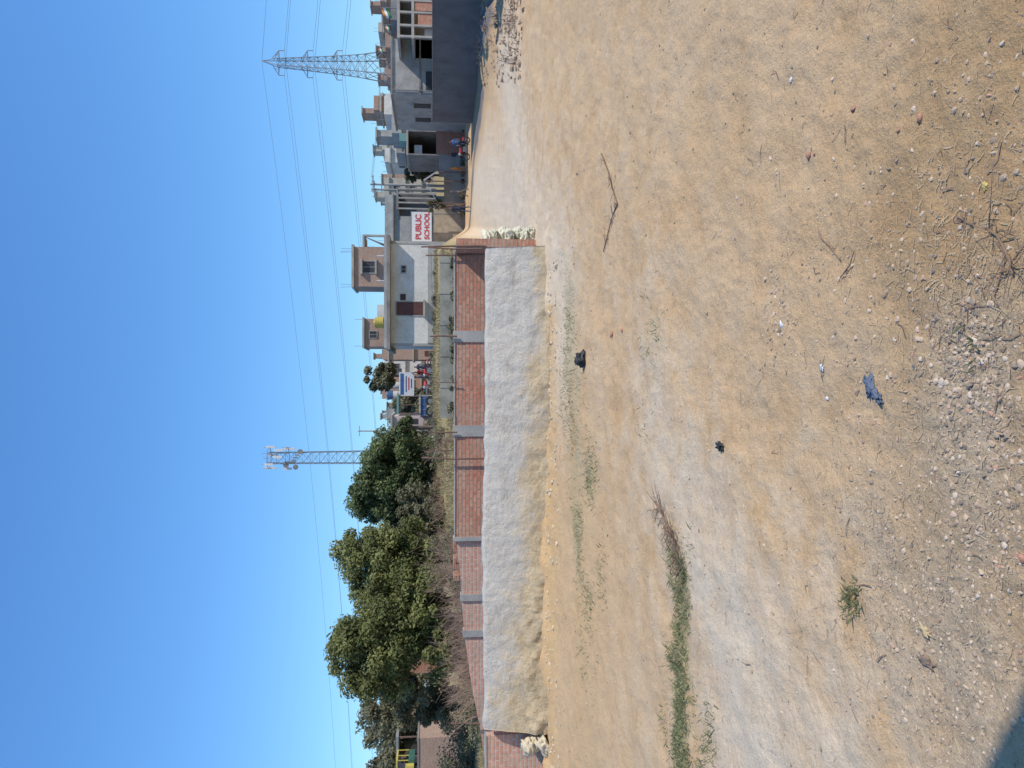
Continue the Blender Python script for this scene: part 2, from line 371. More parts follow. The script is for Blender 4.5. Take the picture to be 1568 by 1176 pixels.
for py in (381,384,436,439,527,530,386):
    base=538 if py<500 else 588; b.cyl(P(base+2,py,Y2+.3),P(base-16,py+random.uniform(-1,1),Y2+.3),.02,.02,steel,4)
for x in (392,430): b.cyl(P(589,x,Y),P(577,x,Y),.05,.05,white,6)
b.done('white_house')
b=MB(); Y=92
b.fb(Y,489,531,558,668,7,brick_far); b.box(X(533,Y),X(487,Y),Y-.3,Y+7.2,Z(558,Y),Z(555,Y),conc)
window(b,Y,508,518,566,577)
for py in (489,530): b.cyl(P(555,py,Y+1),P(543,py,Y+1),.03,.03,steel,4)
b.fb(Y,468,488.9,578,668,5,white,-.5); b.done('brick_house')
def tank(px0,px1,py,Y,r,mat,name='water_tank'):
    b=MB(); p0=P(px1,py,Y);p1=P(px0,py,Y); h=p1.z-p0.z
    for i in range(5):
        a=p0+Vector((0,0,h*.8*i/5)); c=p0+Vector((0,0,h*.8*(i+.8)/5)); d=p0+Vector((0,0,h*.8*(i+1)/5))
        b.cyl(a,c,r,r,mat,16,False); b.cyl(c,d,r*.95,r*.95,mat,16,False)
    b.cyl(p0+Vector((0,0,h*.8)),p0+Vector((0,0,h*.93)),r,r*.35,mat,16); b.cyl(p0+Vector((0,0,h*.93)),p1,r*.3,r*.3,mat,12)
    b.cyl(p0-Vector((0,0,2.5)),p0,r*.9,r*.9,conc,8)
    b.done(name,True)
tank(572,587,494,90,.65,yellow)
tank(592,601,605,120,.7,blue); tank(583,592,570,130,.7,signw); tank(589,597,322,125,.6,black); tank(594,600,590,125,.6,blue)
# ------------------------------------------------------------------ generic urban houses
def house(Y,py0,py1,px0,mat,storeys=2,depth=8,name='concrete_house',base=2.4,trim=conc):
    b=MB(); x0,x1=X(py1,Y),X(py0,Y); zt=Z(px0,Y); h=(zt-base)/storeys
    b.box(x0,x1,Y,Y+depth,base,zt,mat)
    for s in range(1,storeys+1):
        b.box(x0-.25,x1+.25,Y-.35,Y+depth+.25,base+h*s-.2,base+h*s+.002,trim)
    b.box(x0,x1,Y-.1,Y+.05,zt+.003,zt+.8,mat); b.box(x0,x0+.15,Y+.06,Y+depth,zt+.003,zt+.8,mat)
    nw=max(1,int((x1-x0)/2.8))
    for s in range(storeys):
        for k in range(nw):
            if random.random()<.3: continue
            cx=x0+(k+.5)*(x1-x0)/nw; w=random.choice([.35,.5,.42]); zc=base+h*s+h*.5
            if s==0 and k==nw//2: b.box(cx-.45,cx+.45,Y-.04,Y+.05,base,base+2.1,doorm); continue
            b.box(cx-w,cx+w,Y-.03,Y+.05,zc-.45,zc+.5,dark)
            b.box(cx-w-.1,cx+w+.1,Y-.3,Y+.02,zc+.51,zc+.58,trim); b.box(cx-w-.08,cx+w+.08,Y-.08,Y+.02,zc-.52,zc-.455,trim)
            b.box(cx-.03,cx+.03,Y-.05,Y-.031,zc-.45,zc+.5,trim)
        zc=base+h*s+h*.5; b.box(x0-.03,x0+.05,Y+depth*.3,Y+depth*.3+1,zc-.5,zc+.5,dark)
    if random.random()<.6:
        w=(x1-x0)*.35; b.box(x0+.3,x0+.3+w,Y+2,Y+5,zt,zt+2.4,mat); b.box(x0+.1,x0+.5+w,Y+1.8,Y+5.2,zt+2.4,zt+2.55,trim)
    for k in range(4):
        xx=random.choice([x0+.2,x1-.2,(x0+x1)/2]); yy=Y+random.choice([.3,depth-.5]); b.cyl((xx,yy,zt),(xx+random.uniform(-.1,.1),yy,zt+1.6),.02,.02,steel,4)
    return b.done(name)
pal=[brick_far,white,conc,cream,pink,conc,white,brick_far,conc_d]
py=-40
spec=[]
while py<315:
    w=random.uniform(14,30); Y=random.uniform(115,190); spec.append((Y,py,py+w,random.uniform(586,610))); py+=w*random.uniform(.8,1.15)
py=-60
while py<660:
    w=random.uniform(10,22); Y=random.uniform(200,300); spec.append((Y,py,py+w,random.uniform(592,614))); py+=w*random.uniform(.9,1.3)
py=532
while py<640:
    w=random.uniform(14,26); Y=random.uniform(120,170); spec.append((Y,py,py+w,random.uniform(590,614))); py+=w*random.uniform(.8,1.05)
for (Y,a,c,px) in spec:
    house(Y,a,c,px,random.choice(pal),max(1,round((Z(px,Y)-2.6)/3.2)),random.uniform(6,10),'town_house',2.4)
house(100,150,172,582,brick_far,2,6,'town_house',0)
# ------------------------------------------------------------------ right-hand side cluster
b=MB(); Y=64
x0,x1=X(146,Y),X(62,Y); zt=Z(601,Y)
b.box(x0,x1,Y,Y+9,-.2,zt,conc); b.box(x0-.12,x1+.12,Y-.12,Y+9.1,zt,zt+.15,conc_d)
b.box(x0-.08,x1+.05,Y-.08,Y+.04,Z(642,Y),Z(644.5,Y),conc_d)
b.fb(Y,110,138,652,668,.1,dark,-.05); b.box(x0-.04,x0+.02,Y+2,Y+3,3.2,4.6,dark); b.box(x0-.3,x0,Y+1.8,Y+3.2,4.65,4.75,conc)
b.box(x0-.04,x0+.02,Y+5.5,Y+6.5,3.2,4.6,dark)
b.cyl((x0+.3,Y-.1,0),(x0+.3,Y-.1,zt),.05,.05,steel,6)
b.done('concrete_block_house')
b=MB(); Y=60
b.fb(Y,-80,60,608,612,7,conc); b.fb(Y,-80,60,630,634,7,conc)
for py in (57,40,20,2,-20,-40): b.fb(Y,py-1.5,py+1.5,612.1,630,.25,conc); b.fb(Y,py-1.5,py+1.5,634.1,700,.25,conc)
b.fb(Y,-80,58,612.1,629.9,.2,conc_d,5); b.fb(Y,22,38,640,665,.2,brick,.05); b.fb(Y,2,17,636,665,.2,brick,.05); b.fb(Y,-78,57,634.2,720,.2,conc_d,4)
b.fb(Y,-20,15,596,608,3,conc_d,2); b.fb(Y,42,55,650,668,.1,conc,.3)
b.done('unfinished_house')
for (Y,a,c,px,m,st,nm) in [(78,178,206,612,conc,2,'concrete_house'),(82,150,178,600,white,2,'white_house'),(84,206,236,618,conc,1,'concrete_shed'),(90,300,372,600,conc,2,'school_building')]:
    house(Y,a,c,px,m,st,5,nm,0)
b=MB();Y=76
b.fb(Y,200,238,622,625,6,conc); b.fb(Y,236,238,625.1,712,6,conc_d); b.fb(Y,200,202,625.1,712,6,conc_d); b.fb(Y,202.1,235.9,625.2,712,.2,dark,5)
b.fb(Y,218,232,634,646,.1,signw,1); b.fb(Y,203,215,611,621.9,2,turq,.5); b.done('open_shed')
b=MB();Y=74
b.fb(Y,188,236,668,720,.22,brick); b.fb(Y,236.1,270,672,720,.22,conc)
b.fb(Y,270.1,312,680,720,.22,conc)
b.fb(Y,312.1,420,664,720,.22,M('dusty_render',(.48,.40,.30)))
b.done('roadside_wall')
b=MB();Y=80
b.fb(Y,288,322,607,610,5,conc_d)
for py in (290,297,304,311,320): b.fb(Y,py-1,py+1,610.1,668,.2,conc)
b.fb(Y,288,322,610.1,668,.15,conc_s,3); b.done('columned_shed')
def text(body,loc,size,mat,parent,name):
    cu=bpy.data.curves.new(name,'FONT'); cu.body=body; cu.size=size; cu.extrude=.01; cu.offset=size*.02; cu.align_x='CENTER'; cu.materials.append(mat)
    o=bpy.data.objects.new(name,cu); o.location=loc; o.rotation_euler=(math.pi/2,0,0); scene.collection.objects.link(o); o.parent=parent; return o
b=MB();Y=73
b.fb(Y,325,380,630,661,.12,signw)
for py in (327,378): b.fb(Y,py-.7,py+.7,661,715,.1,steel,.13)
b.fb(Y,324,381,629,630,.16,steel,-.02)
s=b.done('school_sign'); cx=X(352.5,Y)
text('JJ PUBLIC',(cx,Y-.02,Z(644.5,Y)),.74,red,s,'sign_text_upper'); text('J S SCHOOL',(cx,Y-.02,Z(657,Y)),.64,red,s,'sign_text_lower')
b=MB();Y=72
b.fb(Y,570,606,611,634,.06,signw); b.fb(Y,572,604,613,618,.02,blue,-.022)
for py in (571,605): b.fb(Y,py-.6,py+.6,634,668,.08,steel,.07)
for i,px in enumerate((621,625,629)): b.fb(Y,576+i*2,600-i*3,px,px+1.4,.02,blue if i!=1 else red,-.022)
b.done('banner_board')
b=MB();Y=66
b.fb(Y,637,656,601,672,5,pink); b.fb(Y,635,658,598,601,5.4,conc,-.2); b.fb(Y,641,649,612,640,.06,dark,-.03)
b.fb(Y,605,634.9,607,610,4,turq,.5)
for py in (607,620,633): b.fb(Y,py-.6,py+.6,610.1,672,.12,woodm,.6)
b.fb(Y,606,636,640,672,.1,cream,3.5); b.done('roadside_shop')
b=MB(); Y=71
b.poly([P(650,277,Y),P(672,312,Y),P(668,308,Y+3),P(648,275,Y+3)],M('tarpaulin',(.5,.5,.48)))
b.poly([P(650,277,Y),P(648,275,Y+3),P(668,262,Y+3),P(672,262,Y)],M('tarpaulin_dark',(.2,.2,.21)))
for q_ in ((650,277),(672,311),(671,263)): b.cyl(P(q_[0],q_[1],Y+.05),Vector((X(q_[1],Y),Y+.05,0)),.05,.05,woodm,6)
b.done('tarp_canopy')
b=MB()
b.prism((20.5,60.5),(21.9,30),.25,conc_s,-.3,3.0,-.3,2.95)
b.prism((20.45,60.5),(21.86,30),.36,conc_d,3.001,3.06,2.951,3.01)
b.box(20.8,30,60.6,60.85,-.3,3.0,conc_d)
b.done('compound_wall')
def upole(px0,py,Y,arms=2,base=0):
    b=MB(); t=P(px0,py,Y); b.cyl((t.x,Y,base),t,.16,.11,conc,8)
    for i in range(arms):
        z=t.z-.3-i*.9; b.box(t.x-.9,t.x+.9,Y-.2,Y-.12,z-.05,z+.05,steel)
        for k in (-.8,0,.8): b.cyl((t.x+k,Y-.16,z+.05),(t.x+k,Y-.16,z+.25),.05,.04,white,6)
    b.done('utility_pole'); return t
u1=upole(567,282,82); u2=upole(569,290,83,1); upole(594,196,95,1); upole(590,642,95,2,2)
upole(548,660,140,1,2)
b=MB()
for k in (-.8,0,.8):
    a=u1+Vector((k,0,-.1)); e=Vector((60+k,70,8.5)); pr=a
    for i in range(1,13):
        t=i/12; q_=a.lerp(e,t); q_.z-=1.2*4*t*(1-t); b.cyl(pr,q_,.012,.012,wire,3,False); pr=q_
b.done('overhead_cable')
# ------------------------------------------------------------------ lattice towers
def lattice(b,c,z0,z1,w0,w1,n,r):
    lv=[]
    for i in range(n+1):
        t=i/n; k=t**.8; w=(w0*(1-k)+w1*k)/2; z=z0+(z1-z0)*t
        lv.append([Vector((c[0]+sx*w,c[1]+sy*w,z)) for sx,sy in ((-1,-1),(1,-1),(1,1),(-1,1))])
    for i in range(n):
        for k in range(4):
            j=(k+1)%4
            b.cyl(lv[i][k],lv[i+1][k],r,r,steel,4,False); b.cyl(lv[i][k],lv[i+1][j],r*.5,r*.5,steel,3,False)
            b.cyl(lv[i][j],lv[i+1][k],r*.5,r*.5,steel,3,False); b.cyl(lv[i+1][k],lv[i+1][j],r*.5,r*.5,steel,3,False)
YT=133; b=MB(); tx=X(106,YT); hT=Z(425,YT)
lattice(b,(tx,YT),2.4,Z(560,YT),6.4,3.0,4,.10); lattice(b,(tx,YT),Z(560,YT),hT,3.0,1.1,11,.075)
apex=Vector((X(104,YT),YT,Z(401,YT)))
for sx in (-.55,.55):
    for sy in (-.55,.55): b.cyl((tx+sx,YT+sy,hT),apex,.07,.05,steel,4,False)
arms=[]
for px,half in ((427,2.1),(471,2.3),(516,2.5)):
    z=Z(px,YT)
    for s_ in (-1,1):
        tip=Vector((tx+s_*half,YT,z)); arms.append(tip)
        for sy in (-.6,.6):
            b.cyl((tx+s_*.5,YT+sy,z),tip,.06,.05,steel,4,False); b.cyl((tx+s_*.5,YT+sy,z+1.0),tip,.06,.05,steel,4,False)
        b.cyl((tx+s_*1.2,YT-.4,z),(tx+s_*1.2,YT-.3,z+.6),.04,.04,steel,3,False)
        b.cyl(tip,tip-Vector((0,0,.9)),.06,.06,conc_d,6)
b.done('electricity_pylon')
b=MB()
def sag(a,e,s,n=28,r=.026):
    pr=a
    for i in range(1,n+1):
        t=i/n; q_=a.lerp(e,t); q_.z-=s*4*t*(1-t); b.cyl(pr,q_,r,r,wire,3,False); pr=q_
for i,tip in enumerate(arms+[apex+Vector((0,0,.9))]):
    a=tip-Vector((0,0,.9)); off=a-Vector((tx,YT,0))
    sag(a,Vector((-260+off.x,235,a.z+off.x*.2-1)),6.0,40)
    sag(a,Vector((230+off.x,60,a.z)),8.0)
b.done('power_line')
b=MB(); lattice(b,(-260,235),2,24,6,1.5,12,.12); lattice(b,(-260,235),24,32,1.5,1,4,.1); b.done('electricity_pylon')
YM=150; b=MB(); mx=X(699,YM); zt=Z(412,YM)
lattice(b,(mx,YM),2.4,zt,2.6,2.0,20,.075)
for zz in (zt,Z(440,YM)):
    for k in range(12):
        t=k*math.pi/6; t2=(k+1)*math.pi/6; b.cyl((mx+2*math.cos(t),YM+2*math.sin(t),zz),(mx+2*math.cos(t2),YM+2*math.sin(t2),zz),.06,.06,steel,4,False)
        if k%2==0: b.cyl((mx+2*math.cos(t),YM+2*math.sin(t),zz-.6),(mx+2*math.cos(t),YM+2*math.sin(t),zz+1.),.05,.05,steel,4)
for k in range(9):
    t=k*2*math.pi/9; x=mx+2.1*math.cos(t); y=YM+2.1*math.sin(t); z=Z(random.choice([432,445,418]),YM); hh=random.choice([1.3,1.8])
    b.box(x-.2,x+.2,y-.1,y+.1,z-hh*.3,z+hh,signw)
for (dx,px) in ((-1.6,455),(1.3,462),(-1.2,440)):
    z=Z(px,YM); b.cyl((mx+dx,YM-1.3,z),(mx+dx,YM-1.7,z),.45,.5,conc_d,14)
b.cyl((mx,YM,zt),(mx,YM,Z(403,YM)),.06,.05,steel,5)
for k in range(4): b.box(mx-1+.5*k,mx-.75+.5*k,YM-1.3,YM-1.0,Z(452,YM)-k*.3,Z(446,YM)-k*.3,conc_d)
b.done('telecom_mast')
def flag(px,py,Y,px1,k_=.45):
    b=MB(); a=P(px1,py,Y); t=P(px,py,Y); b.cyl(a,t,.03,.02,steel,5)
    mats=[M('flag_saffron',(.6,.25,.07)),signw,M('flag_green',(.05,.25,.1))]; n=6
    for r_ in range(3):
        for k in range(n):
            f=lambda k,r: t+Vector((-.22*k,.12*math.sin(k*1.1),-.05-.33*r-.08*k))*k_
            b.poly([f(k,r_),f(k+1,r_),f(k+1,r_+1),f(k,r_+1)],mats[r_])
    b.done('national_flag')
flag(582,12,62,608,.6); flag(588,38,64,608,.35); flag(578,72,66,602,.35)
# ------------------------------------------------------------------ trees
def leafcloud(centers,rads,per,size,flat=.8):
    N=len(centers)*per; ci=np.repeat(np.arange(len(centers)),per)
    d=rng.normal(size=(N,3)); d/=np.linalg.norm(d,axis=1)[:,None]
    rr=rng.random(N)**.45; c=centers[ci]+d*(rads[ci]*rr)[:,None]*np.array([1,1,flat])
    nrm=d*.6+rng.normal(size=(N,3))*.5+np.array([.15,-.1,.5]); nrm/=np.linalg.norm(nrm,axis=1)[:,None]
    u=np.cross(nrm,rng.normal(size=(N,3))); u/=np.linalg.norm(u,axis=1)[:,None]; w=np.cross(nrm,u)
    s=size*rng.uniform(.5,1.3,N)[:,None]
    v=np.stack([c-u*s,c+w*s*.5,c+u*s,c-w*s*.5],1).reshape(-1,3)
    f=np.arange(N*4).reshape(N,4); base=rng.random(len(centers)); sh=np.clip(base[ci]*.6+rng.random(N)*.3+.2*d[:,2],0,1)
    return v,f,np.repeat(sh,4)
def tree(Y,py0,py1,px0,px1,mat,base=None,nb=70,per=300,leaf=.16,name='tree',cols=None):
    x0,x1=X(py1,Y),X(py0,Y); z0,z1=Z(px1,Y),Z(px0,Y); cx=(x0+x1)/2; cz=(z0+z1)/2; rx=(x1-x0)/2; rz=(z1-z0)/2
    base=hz(cx,Y) if base is None else base
    d=rng.normal(size=(nb,3)); d/=np.linalg.norm(d,axis=1)[:,None]; rr=rng.uniform(.25,.98,nb)**.7
    cen=np.array([cx,Y,cz])+d*rr[:,None]*np.array([rx*.92,rx*.8,rz*.92])
    rads=rng.uniform(.14,.30,nb)*min(rx,rz)*1.2
    v,f,sh=leafcloud(cen,rads,per,leaf)
    root=bpy.data.objects.new(name,None); scene.collection.objects.link(root)
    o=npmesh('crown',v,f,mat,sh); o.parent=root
    b=MB(); tr=max(.12,rx*.06); fork=Vector((cx+random.uniform(-.3,.3),Y,base+max(.6,(cz-rz*.7-base))))
    b.cyl((cx,Y,base-.2),fork,tr*1.3,tr,barkM,8)
    for k in range(min(18,nb)):
        e=Vector(cen[k]); mid=fork.lerp(e,.5)+Vector((random.uniform(-.3,.3),random.uniform(-.3,.3),.25))
        b.cyl(fork,mid,tr*.55,tr*.3,barkM,5,False); b.cyl(mid,e,tr*.3,tr*.08,barkM,5,False)
    t=b.done('trunk'); t.parent=root
tree(60,650,770,545,668,leafA,nb=85,per=340,leaf=.15)
tree(61,690,805,520,655,leafA,nb=85,per=340,leaf=.15)
tree(52,790,925,504,690,leafB,nb=115,per=340,leaf=.13)
tree(49,850,975,545,700,leafB,nb=60,per=300,leaf=.13)
tree(48,900,1066,496,655,leafB,nb=115,per=340,leaf=.13)
tree(47,930,1040,600,715,leafB,nb=40,per=250,leaf=.13)
tree(62,750,880,570,690,leafC,nb=60,per=260,leaf=.15)
tree(56,735,835,600,705,leafC,nb=50,per=240,leaf=.12)
tree(52,1030,1120,550,720,leafC,nb=80,per=220,leaf=.12)
tree(70,1085,1150,565,680,leafC,nb=40,per=200,leaf=.16)
tree(88,553,604,556,612,leafC,nb=34,per=220,leaf=.2)
tree(86,585,650,600,672,leafC,nb=40,per=200,leaf=.18)
tree(84,252,282,615,668,leafC,base=0,nb=26,per=160,leaf=.16)
tree(72,298,326,645,690,leafC,base=0,nb=12,per=100,leaf=.11)
tree(70,150,185,645,690,leafC,base=0,nb=12,per=100,leaf=.11)
tree(58,636,672,598,640,leafA,nb=20,per=160,leaf=.14)
tree(32,-300,-140,540,650,leafB,nb=40,per=120,leaf=.14)
tree(38,-220,-60,560,640,leafB,nb=40,per=120,leaf=.14)
cs=[];rs=[]
for py in range(1040,1420,5):
    Y=random.uniform(105,150); h=random.uniform(.6,1)
    for k in range(7):
        zz=random.uniform(2,Z(548+ (1-h)*90 ,Y)); cs.append((X(py+random.uniform(-5,5),Y),Y+random.uniform(-3,3),zz)); rs.append(random.uniform(1.,2.2))
for py in range(640,1040,6):
    Y=random.uniform(130,180)
    for k in range(4): cs.append((X(py,Y),Y,random.uniform(2,Z(600,Y)))); rs.append(random.uniform(1.2,2.4))
for py in range(380,650,9):
    Y=random.uniform(180,260)
    for k in range(3): cs.append((X(py,Y),Y,random.uniform(2,Z(618,Y)))); rs.append(random.uniform(1.5,3))
v,f,sh=leafcloud(np.array(cs),np.array(rs),110,.38); npmesh('distant_trees',v,f,leafC,sh)
def bare(name,spots,mat=twigM,n=16):
    b=MB()
    for (x,y,h,s) in spots:
        z=hz(x,y)-.05
        for k in range(n):
            d=Vector((random.uniform(-1,1)*s,random.uniform(-1,1)*s,1)).normalized(); p=Vector((x+random.uniform(-.2,.2),y,z)); L=h*random.uniform(.6,1.1)
            m_=p+d*L*.5; e=m_+(d+Vector((random.uniform(-.5,.5),random.uniform(-.5,.5),.1))).normalized()*L*.5
            b.cyl(p,m_,.018,.012,mat,3,False); b.cyl(m_,e,.012,.005,mat,3,False)
            for j in range(5):
                t=random.uniform(.2,1); q_=p.lerp(m_,t) if random.random()<.4 else m_.lerp(e,t); dd=(d+Vector((random.uniform(-1.2,1.2),random.uniform(-1,1),random.uniform(-.4,.8)))).normalized()
                b.cyl(q_,q_+dd*L*random.uniform(.15,.35),.008,.003,mat,3,False)
    return b.done(name)
shrubM=M('shrub_twigs',(.38,.25,.18),rough=.95,scale=2,var=.4)
sp_=[]
for i in range(50):
    py=random.uniform(830,1115); Y=random.uniform(36,47); sp_.append((X(py,Y),Y,random.uniform(1.4,3.0),.7))
bare('bare_shrubs',sp_,shrubM)
sp_=[(X(random.uniform(640,820),Y_),Y_,random.uniform(.7,1.5),.8) for Y_ in rng.uniform(46,56,14)]
bare('bare_shrubs',sp_,shrubM)
cs=[];rs=[]
for i in range(60):
    py=random.uniform(820,1150); Y=random.uniform(38,50); x=X(py,Y); cs.append((x,Y,hz(x,Y)+random.uniform(.1,1.3))); rs.append(random.uniform(.4,.8))
for i in range(28):
    py=random.uniform(640,830); Y=random.uniform(52,60); x=X(py,Y); cs.append((x,Y,hz(x,Y)+random.uniform(.1,.8))); rs.append(random.uniform(.3,.6))
for i in range(20):
    py=random.uniform(400,660); Y=random.uniform(58,64); x=X(py,Y); cs.append((x,Y,hz(x,Y)+random.uniform(0,.3))); rs.append(random.uniform(.15,.4))
for i in range(14):
    py=random.uniform(190,330); Y=random.uniform(72,73.5); x=X(py,Y); cs.append((x,Y,.25)); rs.append(random.uniform(.2,.45))
for i in range(30):
    py=random.uniform(395,640); Y=random.uniform(46.5,47.7); x=X(py,Y); cs.append((x,Y,hz(x,Y)+random.uniform(0,.3))); rs.append(random.uniform(.12,.3))
v,f,sh=leafcloud(np.array(cs),np.array(rs),130,.09); npmesh('scrub_bushes',v,f,leafC,sh)
def blades(name,xy,h,mat,wid=.012,lean=.5):
    N=len(xy); z=terrain(xy[:,0],xy[:,1]); hh=h*rng.uniform(.4,1.2,N); a=rng.uniform(0,2*math.pi,N)
    w=wid*rng.uniform(.6,1.4,N); dx=np.cos(a)*w; dy=np.sin(a)*w; l=rng.normal(size=(N,2))*lean*hh[:,None]*.6
    b0=np.stack([xy[:,0]-dx,xy[:,1]-dy,z-.01],1); b1=np.stack([xy[:,0]+dx,xy[:,1]+dy,z-.01],1)
    m0=np.stack([xy[:,0]+l[:,0]*.4,xy[:,1]+l[:,1]*.4,z+hh*.6],1); t=np.stack([xy[:,0]+l[:,0],xy[:,1]+l[:,1],z+hh],1)
    v=np.stack([b0,b1,t,m0],1).reshape(-1,3); f=np.arange(N*4).reshape(N,4); return npmesh(name,v,f,mat,np.repeat(rng.random(N),4))
N=50000; yy=rng.uniform(30,64,N); pyy=rng.uniform(380,1176,N); xx=(588-pyy)/1178*yy
k=fbm(xx*.25,yy*.25,3)>-.1; blades('dry_grass',np.stack([xx[k],yy[k]],1),.25,dryM,.03)
b=MB();Y=56; b.fb(Y,940,1030,628,735,.23,brick); b.done('brick_compound_wall')
b=MB();Y=68
b.fb(Y,1118,1200,607,611,4,M('tin_roof',(.3,.3,.28)),-1)
for py in (1120,1150,1178): b.fb(Y,py-1,py+1,611.1,730,.12,woodm,-.9)
b.fb(Y,1110,1230,622,735,.2,brick_far,3.2); b.done('tin_roof_shed')
b=MB(); c=Vector((X(1168,64),64,0)); zb=max(hz(c.x,64),Z(636,64)-.2)
for dx,dy in ((-.5,.9),(.5,.9),(0,-.9)):
    b.cyl((c.x+dx-.06,64+dy,zb+.22),(c.x+dx+.06,64+dy,zb+.22),.22,.22,black,14)
b.box(c.x-.6,c.x+.6,63.4,65.3,zb+.25,zb+.75,M('rickshaw_green',(.05,.14,.09),rough=.4)); b.box(c.x-.35,c.x+.35,62.95,63.4,zb+.3,zb+1.0,yellow)
b.poly([(c.x-.5,63.05,zb+1.0),(c.x+.5,63.05,zb+1.0),(c.x+.55,63.4,zb+1.62),(c.x-.55,63.4,zb+1.62)],dark)
b.box(c.x-.62,c.x+.62,63.35,65.3,zb+1.62,zb+1.75,yellow)
for dx in (-.58,.58):
    for y in (63.45,64.3,65.25): b.box(c.x+dx-.03,c.x+dx+.03,y-.03,y+.03,zb+.75,zb+1.62,yellow)
b.box(c.x-.5,c.x+.5,64.4,64.9,zb+.76,zb+.95,black); b.done('auto_rickshaw')
b=MB(); b.box(c.x-3,c.x+3,62,66,-.3,zb-.15,brick_far); b.box(c.x-3.05,c.x+3.05,61.95,66.05,zb-.149,zb,conc_d); b.done('raised_brick_platform')
cs=[];rs=[]
for i in range(44):
    py=random.uniform(1100,1200); Y=random.uniform(52,60); x=X(py,Y); cs.append((x,Y,random.uniform(.1,2.2))); rs.append(random.uniform(.5,1.0))
v,f,sh=leafcloud(np.array(cs),np.array(rs),160,.11); npmesh('hedge_bushes',v,f,leafC,sh)
# ------------------------------------------------------------------ people
def person(name,loc,head,shirt,trs,step=0.0,arm=0.0,scale=1.0):
    V=[];Eg=[];Rr=[]
    def add(p,r,par=None):
        V.append(p);Rr.append(r if isinstance(r,tuple) else (r,r)); i=len(V)-1
        if par is not None: Eg.append((par,i))
        return i
    pel=add((0,0,.95),(.15,.11)); sp1_=add((0,0,1.12),(.13,.095),pel); ch=add((0,.01,1.32),(.165,.11),sp1_)
    nk=add((0,0,1.48),.055,ch); h1=add((0,.015,1.57),(.07,.08),nk); h2=add((0,.01,1.66),(.078,.095),h1); add((0,0,1.715),(.055,.065),h2); add((0,.115,1.60),.014,h1)
    for s in (-1,1):
        sh_=add((s*.18,0,1.40),.06,ch); el=add((s*.25,-.03+arm*.05*s,1.12),.043,sh_)
        wr=add((s*.25,.10+arm*s*.15,.90),.03,el); hd=add((s*.25,.13+arm*s*.17,.83),(.03,.02),wr)
        for k,(ln) in enumerate((.065,.075,.08,.07)): 
            f1=add((s*.25+.0,.105+.018*k+arm*s*.17,.79),.009,hd); add((s*.24,.11+.018*k+arm*s*.17,.79-ln+.02),.008,f1)
        add((s*.23,.17+arm*s*.17,.80),.010,hd)
        hip=add((s*.09,0,.88),.095,pel); kn=add((s*.11,.03+s*step*.25,.50),.062,hip); an=add((s*.12,-.03+s*step*.5,.10),.04,kn); add((s*.13,.14+s*step*.5,.035),(.045,.03),an)
    me=bpy.data.meshes.new(name+'_sk'); me.from_pydata(V,Eg,[]); ob=bpy.data.objects.new(name+'_sk',me); scene.collection.objects.link(ob)
    md=ob.modifiers.new('s','SKIN'); md.use_smooth_shade=True
    for i,sv in enumerate(me.skin_vertices[0].data): sv.radius=Rr[i]; sv.use_root=(i==0)
    sb=ob.modifiers.new('b','SUBSURF'); sb.levels=1
    dg=bpy.context.evaluated_depsgraph_get(); nm=bpy.data.meshes.new_from_object(ob.evaluated_get(dg)); bpy.data.objects.remove(ob)
    nm.materials.clear()
    for m_ in (shirt,trs,skinm,hairm,black): nm.materials.append(m_)
    for p_ in nm.polygons:
        c=p_.center; i=0; z=c.z
        if z>1.47: i=3 if (z>1.67 or (c.y<-.01 and z>1.54)) else 2
        elif abs(c.x)>.205 and z<1.0 and z>.6: i=2
        elif z<.96: i=1
        if c.z<.075: i=4
        p_.material_index=i; p_.use_smooth=True
    ob=bpy.data.objects.new(name,nm); scene.collection.objects.link(ob); ob.location=loc; ob.rotation_euler=(0,0,head); ob.scale=(scale,)*3
shirtD=M('dark_shirt',(.05,.06,.09)); shirtB=M('blue_shirt',(.12,.2,.4)); jeans=M('jeans',(.06,.09,.16)); khaki=M('khaki_trousers',(.2,.16,.11)); redsh=M('red_shirt',(.4,.05,.04))
def gp(px,py,z=0): p=G(px,py,z); return Vector((p.x,p.y,hz(p.x,p.y)))
def at(py,Y): x=X(py,Y); return Vector((x,Y,hz(x,Y)))
person('standing_man',at(319,63),2.6,shirtD,jeans,.3,.5,1.06); person('walking_man',at(293,67),.8,shirtD,khaki,.8,1,1.04)
person('woman_in_orange',at(257,68),1.6,orange,orange,.3,.3,.98); person('man_beside_motorcycle',at(217,64),2.8,shirtB,jeans,.2,.5)
person('standing_man',at(236,67),-2.6,shirtD,khaki,.2,.4); person('standing_man',at(562,66),3.0,shirtD,jeans,.2,.3); person('standing_man',at(570,67),2.5,redsh,jeans,.3,.3)
person('standing_man',at(577,66.5),1.2,shirtD,khaki,.3,.3,.96)
